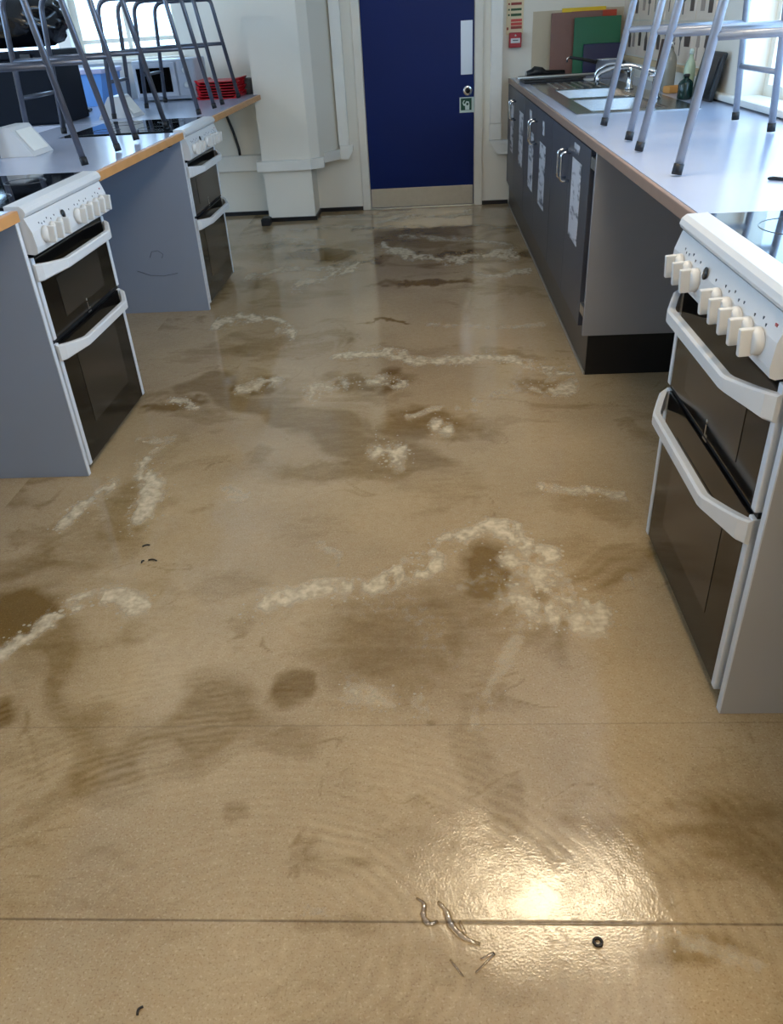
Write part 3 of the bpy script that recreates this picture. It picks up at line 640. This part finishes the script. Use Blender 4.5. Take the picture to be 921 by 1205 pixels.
# ------------------------------------------------------------------ sink
M_bowl = mat('sink_steel', (150,150,150), .22, 1, .08, 20)
sk = thing('sink', 'stainless steel double bowl sink with drainer set in the right worktop', 'sink', (.975, 5.06, .9))
B1 = (-.20, .16, -.86, -.24); B2 = (-.20, .16, -.17, .42)
rim = MB(); a, b, c, d = -.285, .285, -.96, .97; zt = .004
for (x0_, x1_, y0_, y1_) in ((a, B1[0], c, d), (B1[1], b, c, d), (B1[0], B1[1], c, B1[2]), (B1[0], B1[1], B1[3], B2[2]), (B1[0], B1[1], B2[3], d)):
    rim.box((x0_, y0_, -.002), (x1_, y1_, zt))
obj('rim', rim, M_bowl, sk)
for (x0_, x1_, y0_, y1_) in (B1, B2):
    q = MB(); dd = -.155; i_ = .03
    T = [(x0_,y0_,-.0025),(x1_,y0_,-.0025),(x1_,y1_,-.0025),(x0_,y1_,-.0025)]; Bt = [(x0_+i_,y0_+i_,dd),(x1_-i_,y0_+i_,dd),(x1_-i_,y1_-i_,dd),(x0_+i_,y1_-i_,dd)]
    q.add(T+Bt, [[4,5,6,7]]+[[k,(k+1)%4,4+(k+1)%4,4+k] for k in range(4)])
    bo = obj('bowl', q, M_bowl, sk)
    obj('drain', MB().lathe([(.03,dd+.001),(.03,dd+.004),(.02,dd+.004)], 16, Matrix.Translation(((x0_+x1_)/2,(y0_+y1_)/2,0))), M_chrome, bo)
for k in range(7): obj('drainer_rib', MB().box((-.18+k*.052, .47, .0045), (-.168+k*.052, .93, .008), .002), M_steel, sk)
def tap(label, x, y, ang, hh, reach):
    t = thing('tap', label, 'tap', (x, y, .9), ang)
    obj('tap_body', MB().lathe([(.026,.0045),(.026,.012),(.017,.02),(.016,.075),(.021,.09),(.021,.125),(.012,.132)], 18), M_chrome, t)
    obj('spout', MB().tube(fillet([(0,0,.12),(-.01,0,hh),(-reach*.55,0,hh+.045),(-reach,0,hh),(-reach,0,hh-.05)], .06, 6), .0105, 10), M_chrome, t)
    for s_ in (-1, 1):
        obj('tap_lever', MB().tube([(0,s_*.018,.105),(0,s_*.05,.112)], .008, 8).box((-.045,s_*.05-.006,.106), (.008,s_*.05+.006,.118), .003), M_chrome, t)
tap('chrome swan-neck tap at the nearer sink bowl', 1.175, 4.62, -.20, .125, .30)
tap('chrome swan-neck tap at the farther sink bowl', 1.175, 5.25, -.45, .10, .20)

# ------------------------------------------------------------------ things on the right worktop
def leaning(name, label, cat, x0, x1, h, y, lean, th_, c, loc_z=.9005, rough=.4, tilt=0, group=None):
    w_ = x1-x0
    o = obj(name, MB().box((-w_/2, 0, 0), (w_/2, th_, h), .005), mat(name+'_'+str(c[0]), c, rough), None, ((x0+x1)/2, y, loc_z), rot=(-lean, tilt, 0))
    return tag(o, label, cat, group)
G = 'coloured chopping boards leaning in the corner'
leaning('chopping_board', 'yellow chopping board, hindmost of the stack, showing along the top', 'board', .985, 1.30, .425, 6.755, .05, .012, (240,204,24), group=G)
leaning('chopping_board', 'red chopping board, only its top corner showing at right of the stack', 'board', 1.05, 1.375, .402, 6.735, .05, .012, (196,66,40), group=G)
leaning('chopping_board', 'brown chopping board standing behind the green one', 'board', .905, 1.27, .40, 6.71, .06, .012, (130,90,78), group=G)
leaning('chopping_board', 'tall green chopping board in front of the brown one', 'board', 1.062, 1.395, .365, 6.64, .09, .012, (0,104,70), group=G)
leaning('chopping_board', 'dark blue chopping board, lowest and foremost of the stack', 'board', 1.13, 1.41, .20, 6.60, .12, .012, (10,24,74), group=G)
# pan, trays
pn_ = thing('saucepan', 'shiny saucepan with long dark handle below the green board', 'saucepan', (1.26, 6.33, .9))
obj('pan_body', MB().lathe([(.07,.001),(.085,.008),(.088,.11),(.092,.113),(.085,.112),(.08,.012),(.0,.010)], 28), M_chrome, pn_)
obj('pan_handle', MB().tube([(-.085,0,.095),(-.14,.0,.11),(-.27,.01,.135)], [.012,.011,.009], 8), M_black, pn_)
obj('handle_ring', MB().tube([(-.27,.01,.135),(-.285,.01,.13),(-.285,.01,.105)], .005, 8), M_chrome, pn_)
pt = thing('drip_tray', 'stack of dark shallow trays on the worktop by the door wall', 'tray', (.86, 6.28, .9))
obj('tray_base', MB().box((-.20,-.17,.001), (.20,.17,.022), .006), M_black, pt); obj('tray_lip', MB().box((-.21,-.18,.0225), (.21,.18,.028), .002), M_black, pt)
tag(obj('metal_bar', MB().box((-.29,-.012,0), (.25,.012,.012), .003), M_steel, None, (.90, 6.19, .9285), rz=.10), 'flat grey metal bar lying across the dark trays', 'bar')
bt = thing('torch', 'black lumpy hand tool lying beside the dark trays, at the wall', 'tool', (.86, 6.58, .9), .1)
obj('tool_body', MB().tube([(-.14,0,.03),(-.1,0,.034),(-.08,0,.045),(-.03,0,.04),(.0,0,.028),(.14,0,.026)], [.022,.03,.036,.032,.024,.02], 12), M_black, bt)
obj('tool_lens', MB().lathe([(.02,0),(.02,.006)], 14, Matrix.Translation((-.146,0,.032)) @ Matrix.Rotation(math.pi/2,4,'Y')), M_steel, bt)
tag(obj('dish', MB().lathe([(.03,.005),(.05,.006),(.062,.018),(.058,.018),(.045,.010),(.0,.009)], 24), M_white, None, (1.10, 6.02, .9)), 'small white dish at the far end of the sink', 'dish')
tag(obj('sponge', MB().box((-.05,-.035,0), (.05,.035,.035), .008), mat('tan_sponge', (206,150,84), .9, bump=.6, scale=60), None, (1.35, 4.93, .9005), rz=.3), 'tan sponge behind the sink under the window wall', 'sponge')
def bottle(label, x, y, r, h_, mt, cap, sc_=1):
    t = thing('bottle', label, 'bottle', (x, y, .9))
    obj('bottle_body', MB().lathe([(r*.9,.001),(r,.008),(r,h_*.62),(r*.8,h_*.72),(r*.35,h_*.82),(r*.35,h_*.88)], 18), mt, t)
    obj('bottle_cap', MB().lathe([(r*.42,h_*.885),(r*.42,h_*.97),(r*.3,h_)], 14), cap, t); return t
M_clear = mat('cloudy_plastic', (150,150,140), .12, noise=.2)
bottle('tall clear soap bottle behind the near tap', 1.345, 5.06, .036, .24, M_clear, M_chrome)
b2 = bottle('pale green bottle standing on the worktop below the printed tiles', 1.36, 4.72, .028, .215, mat('pale_green_plastic', (176,196,170), .2), M_pale)
bottle('short dark green bottle at the end of the sink', 1.30, 4.545, .036, .115, mat('dark_green_bottle', (18,42,36), .2), M_black)
leaning('wooden_board', 'dark brown wooden board leaning on the wall behind the taps', 'board', -.11, .11, .24, 0, 0, .014, (84,60,48)).location = (1.385, 5.46, .9005)
bpy.context.scene.objects['wooden_board'].rotation_euler = (-.12, 0, -math.pi/2)
tag(obj('baking_tray', MB().box((-.16,0,0), (.16,.022,.215), .010).box((-.13,-.004,.03), (.13,.0,.19), .0015), mat('dark_tray', (26,30,36), .3), None, (1.36, 4.50, .9005), rot=(-.20, 0, -math.pi/2)), 'dark tray leaning on the right wall beside the window sill', 'tray')
tag(obj('wire_hook', MB().tube(fillet([(0,0,.004),(.10,-.10,.004),(.112,-.088,.004),(.012,.012,.004),(0,0,.004)], .008), .0035, 8), M_black, None, (.915, 2.31, .9005)), 'thin black wire loop lying on the right worktop near the hob', 'wire')

# ------------------------------------------------------------------ stools
def make_stool(label, loc, rz, group, mt=M_tubegrey, sc=1):
    t = thing('stool', label, 'stool', loc, rz, group)
    r = .0125; HT = .592
    def leg(front, s_, z):
        if front: return (-.26+.115*z/HT*.85, s_*(.235-.03*z/HT), z)
        return (.26-.04*z/HT, s_*(.195), z)
    for s_ in (1, -1):
        f0 = leg(1,s_,.012); f1 = leg(1,s_,HT); b1 = leg(0,s_,HT); b0 = leg(0,s_,.012)
        obj('leg_frame', MB().tube(fillet([f0,f1,(Vector(f1)+Vector(b1))/2], .03, 5)+fillet([(Vector(f1)+Vector(b1))/2,b1,b0], .075, 6)[1:], r, 10), mt, t)
        obj('side_bar', MB().tube([leg(1,s_,.335), leg(0,s_,.335)], .0115, 10), mt, t)
        for fr in (1, 0):
            q = Vector(leg(fr,s_,0)); q2 = Vector(leg(fr,s_,.028))
            obj('rubber_foot', MB().tube([q, q2], .0148, 12), M_rubber, t)
    obj('back_bar', MB().tube([leg(0,1,.19), leg(0,-1,.19)], .0095, 10), mt, t)
    obj('seat', MB().box((-.17,-.215,HT+.0135), (.24,.205,HT+.035), .01), mat('dark_seat', (48,50,60), .4), t)
    return t
SG = 'grey tube stools standing on the worktops'
st1 = make_stool('pale grey metal stool on the right worktop, farther one, by the sink', (.985, 3.40, .9045), 0, SG)
dup(st1, (.963, 2.67, .9045), 0, 'pale grey metal stool on the right worktop, nearer one, cut by the right margin')
st2 = None
for (x, ya, yb, l) in ((-1.585, 3.225, 3.61, 'shade-darkened grey metal stool on the left worktop, nearest one, beside the nearer cooker'),
                       (-1.60, 3.91, 4.40, 'second shade-darkened grey metal stool on the left worktop, before the farther cooker'),
                       (-1.60, 5.086, 5.48, 'third shade-darkened grey metal stool on the left, just behind the farther cooker'),
                       (-1.60, 5.711, 6.237, 'farthest shade-darkened grey metal stool on the left, in front of the red trays')):
    if st2 is None:
        st2 = make_stool(l, (x, (ya+yb)/2, .9045), math.pi, SG, M_tubeshade); st2.scale = (1, (yb-ya)/.47, 1); continue
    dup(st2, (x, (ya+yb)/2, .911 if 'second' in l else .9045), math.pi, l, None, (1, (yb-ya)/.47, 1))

# ------------------------------------------------------------------ things on the left worktops
def pod(label, loc, rz, L_=.22):
    t = thing('socket_pod', label, 'socket', loc, rz, 'white sloped socket pods')
    obj('pod_body', MB().prism([(-.11,0),(.11,0),(.03,.115),(-.03,.115)], 'y', -L_/2, L_/2), M_white, t)
    obj('socket_plate', MB().box((-.05,-.075,0), (.05,.075,.004), .0015, Matrix.Translation((.0712,0,.0585)) @ Matrix.Rotation(math.atan2(.115,.08),4,'Y')), M_trunk, t)
    return t
pd = pod('white sloped socket pod on the left worktop at the photo margin', (-1.80, 3.70, .9005), 0, .2)
dup(pd, (-1.87, 5.285, .9005), 0, 'white sloped socket pod behind the farther left cooker')
mw = thing('microwave', 'white microwave oven with dark window in the far left corner', 'microwave', (-1.87, 6.48, .9))
M_mw = mat('grey_white_case', (172,178,190), .4)
obj('case', MB().box((-.225,-.16,.012), (.225,.17,.262), .012), M_mw, mw)
for sx in (-.18,.18):
    for sy in (-.12,.13): obj('foot', MB().lathe([(.015,.001),(.013,.0125)], 12, Matrix.Translation((sx,sy,0))), M_black, mw)
obj('door', MB().box((-.215,-.175,.03), (.085,-.1605,.245), .006), M_mw, mw)
obj('door_window', MB().box((-.195,-.178,.06), (.05,-.1755,.215), .001), M_ovenglass, mw)
obj('control_strip', MB().box((.095,-.166,.03), (.215,-.1605,.245), .003), M_mw, mw)
for z in (.19,.10): obj('dial', MB().lathe([(.022,0),(.02,.014)], 16, Matrix.Translation((.155,-.1665,z)) @ Matrix.Rotation(math.pi/2,4,'X')), M_whitepl, mw)
M_red = mat('red_plastic', (196,14,32), .35)
for k in range(7):
    o = obj('red_tray', MB().prism([(-.15,.0168),(-.135,0),(.135,0),(.15,.0168),(.13,.0168),(.12,.005),(-.12,.005),(-.13,.0168)], 'y', -.19, .19), M_red, None, (-1.50+.004*(k%2), 6.46+.004*(k%3), .901+k*.0175), rz=.03*((k%3)-1))
    tag(o, ['lowest red tray', 'second red tray from the bottom', 'third red tray from the bottom', 'middle red tray', 'third red tray from the top', 'second red tray from the top', 'topmost red tray'][k] + ' in the stack by the microwave', 'tray', 'stack of red trays')
gr_ = thing('grey_roll', 'grey roll standing on end between red trays and pier', 'roll', (-1.345, 6.655, .9))
obj('roll_body', MB().lathe([(.06,.001),(.063,.006),(.063,.10),(.05,.103)], 24), mat('grey_roll', (88,86,84), .7), gr_); obj('roll_core', MB().lathe([(.02,.1035),(.02,.106)], 14), M_black, gr_)
sb = thing('storage_box', 'tall dark navy storage box on the left worktop, black sack on top', 'box', (-2.50, 5.20, .9))
M_navy = mat('dark_navy_plastic', (7,14,26), .5, spec=.12)
obj('box_body', MB().box((-.38,-.20,.001), (.38,.22,.335), .012), M_navy, sb); obj('box_lid', MB().box((-.39,-.21,.336), (.39,.23,.375), .008), M_navy, sb)
for sx in (-.26,.26): obj('clip', MB().box((sx-.03,-.222,.29), (sx+.03,-.2105,.36), .003), M_black, sb)
def lump(name, lab, cat, loc, sc_, mt, seed, amp=.25):
    bm = bmesh.new(); bmesh.ops.create_icosphere(bm, subdivisions=4, radius=1)
    from mathutils import noise as nz_
    for q in bm.verts:
        n_ = nz_.fractal(q.co*1.6+Vector((seed,0,0)), 1.0, 2.0, 4); q.co *= 1+amp*n_
        q.co = Vector((q.co.x*sc_[0], q.co.y*sc_[1], max(q.co.z, -.82)*sc_[2]))
    me = bpy.data.meshes.new(name); bm.to_mesh(me); bm.free(); me.polygons.foreach_set('use_smooth', [True]*len(me.polygons))
    o = obj(name, me, mt, None, loc); return tag(o, lab, cat)
lump('plastic_sack', 'shiny black plastic sack bulging on the dark storage box', 'sack', (-2.42, 5.20, 1.43), (.38,.22,.17), mat('black_polythene', (12,13,18), .18), 3.1, .22)
bx_ = thing('plastic_crate', 'pale blue plastic crate under the left window', 'crate', (-2.62, 6.42, .9))
obj('crate_body', MB().prism([(-.30,.001),(.30,.001),(.33,.20),(-.33,.20)], 'y', -.2, .2), mat('pale_blue_plastic', (104,156,222), .3), bx_); obj('crate_rim', MB().box((-.345,-.215,.201), (.345,.215,.232), .006), mat('lavender_plastic', (190,186,214), .35), bx_)
tag(obj('black_folder', MB().box((-.09,-.06,0), (.09,.06,.018), .004), M_black, None, (-2.35, 5.80, .9005), rz=.2), 'flat black case lying behind the left socket pod', 'case')
# cable and stop under the far worktop
cbm = MB().tube(fillet([(-1.60,YB-.03,.862),(-1.59,YB-.02,.80),(-1.535,YB-.02,.62),(-1.51,YB-.03,.5),(-1.51,YB-.03,.463)], .06), .011, 8)
tag(obj('cable', cbm, M_black), 'thick black cable hanging down the wall under the far left worktop', 'cable')
stp = thing('door_stop', 'black rubber block on the floor at the foot of the pier', 'stop', (-1.29, 6.40, 0))
obj('stop_block', MB().box((-.035,-.05,0), (.035,.05,.05), .006), M_rubber, stp); obj('stop_plate', MB().box((-.025,-.04,.0502), (.025,.04,.056), .002), M_black, stp)

# ------------------------------------------------------------------ fire point
fs = thing('fire_notice', 'tall fire notice with red and green printed rows beside the door', 'sign', (.648, YB-.001, 1.335))
obj('notice_board', MB().box((-.062,-.003,-.155), (.062,0,.21), .001), mat('cream_board', (232,214,176), .45), fs)
M_sr = mat('sign_red', (206,66,56), .45); M_sdr = mat('sign_dark_red', (150,52,38), .45); M_sg = mat('sign_dark_green', (44,84,40), .45); M_slg = mat('sign_light_green', (180,206,150), .45)
for (x0_, x1_, z0_, z1_, mm) in ((-.035,.03,.075,.20,M_slg),(-.03,.047,.028,.044,M_sdr),(-.05,-.038,.03,.042,M_sdr),(-.03,.047,-.006,.008,M_sg),(-.05,-.038,-.004,.006,M_sg),(-.03,.047,-.040,-.024,M_sg),(-.05,-.038,-.038,-.026,M_sg),(-.028,.052,-.075,-.058,M_sr),(-.028,.052,-.098,-.080,M_sr),(-.028,.052,-.120,-.102,M_sdr),(-.058,-.045,-.125,-.108,M_sdr)):
    obj('printed_row', MB().box((x0_,-.0042,z0_), (x1_,-.0031,z1_)), mm, fs)
al = thing('fire_alarm_button', 'small red fire alarm call point with white label below the notice', 'alarm', (.652, YB-.001, 1.145))
obj('alarm_box', MB().box((-.045,-.05,-.048), (.045,0,.048), .006), mat('alarm_red', (168,22,34), .35), al)
obj('label_plate', MB().box((-.034,-.0515,-.018), (.034,-.0502,.012), .0005), M_white, al)
obj('label_line', MB().box((-.02,-.0525,-.004), (.02,-.0516,.002)), M_ring, al)
obj('alarm_light', MB().lathe([(.006,0),(.005,.003)], 12, Matrix.Translation((0,-.0505,.03)) @ Matrix.Rotation(math.pi/2,4,'X')), M_whitepl, al)

# ------------------------------------------------------------------ bits on the wet floor
M_bit = mat('dark_grit', (36,28,22), .5)
for (x, y, l, a, lab) in ((-.888,1.934,.022,.3,'dark bit on the floor, farthest of a small cluster at left'),(-.844,1.857,.026,-.2,'largest dark bit of the small cluster on the floor at left'),(-.873,1.85,.012,1.2,'smallest dark bit of the cluster on the floor at left'),(-.493,.617,.014,1.1,'lone dark bit near the lower left of the floor')):
    tag(obj('debris', MB().tube(fillet([(-l/2,-.002,.0025),(0,.003,.004),(l/2,-.001,.0025)], .006), .0022, 6), M_bit, None, (x,y,.0005), rz=a), lab, 'debris')
tag(obj('washer', MB().tube(ring_pts(0,0,.0065,.003,20), .0028, 8, False), M_bit, None, (.25,.733,.0003)), 'small dark ring lying by the bright lamp reflection', 'ring')
M_water = glass('clear_water', (.80,.74,.64,1), .22)
rv = MB()
def rivulet(P_, r):
    n = len(P_); rv.tube([(x, y, .001) for x, y in P_], [r*(.45+.55*math.sin(math.pi*(i+.5)/n))*random.uniform(.8,1.2) for i in range(n)], 10, True)
def F_(pts, n=5):
    return [(q.x, q.y) for q in fillet([(a_, b_, 0) for a_, b_ in pts], .012, n)]
rivulet(F_([(-0.053, 0.809), (-0.038, 0.799), (-0.042, 0.774), (-0.03, 0.76), (-0.016, 0.767)]), 0.006)
rivulet(F_([(-0.015, 0.802), (-0.001, 0.787), (0.006, 0.76), (0.027, 0.738), (0.055, 0.728)]), 0.007)
rivulet(F_([(0.021, 0.767), (0.031, 0.745)]), 0.004)
rivulet(F_([(0.053, 0.703), (0.082, 0.717), (0.045, 0.682)]), 0.003)
rivulet(F_([(0.004, 0.702), (0.024, 0.676)]), 0.003)
tag(obj('water_rivulet', rv, M_water), 'raised clear rivulets of water beside the bright lamp reflection', 'water', kind='stuff')
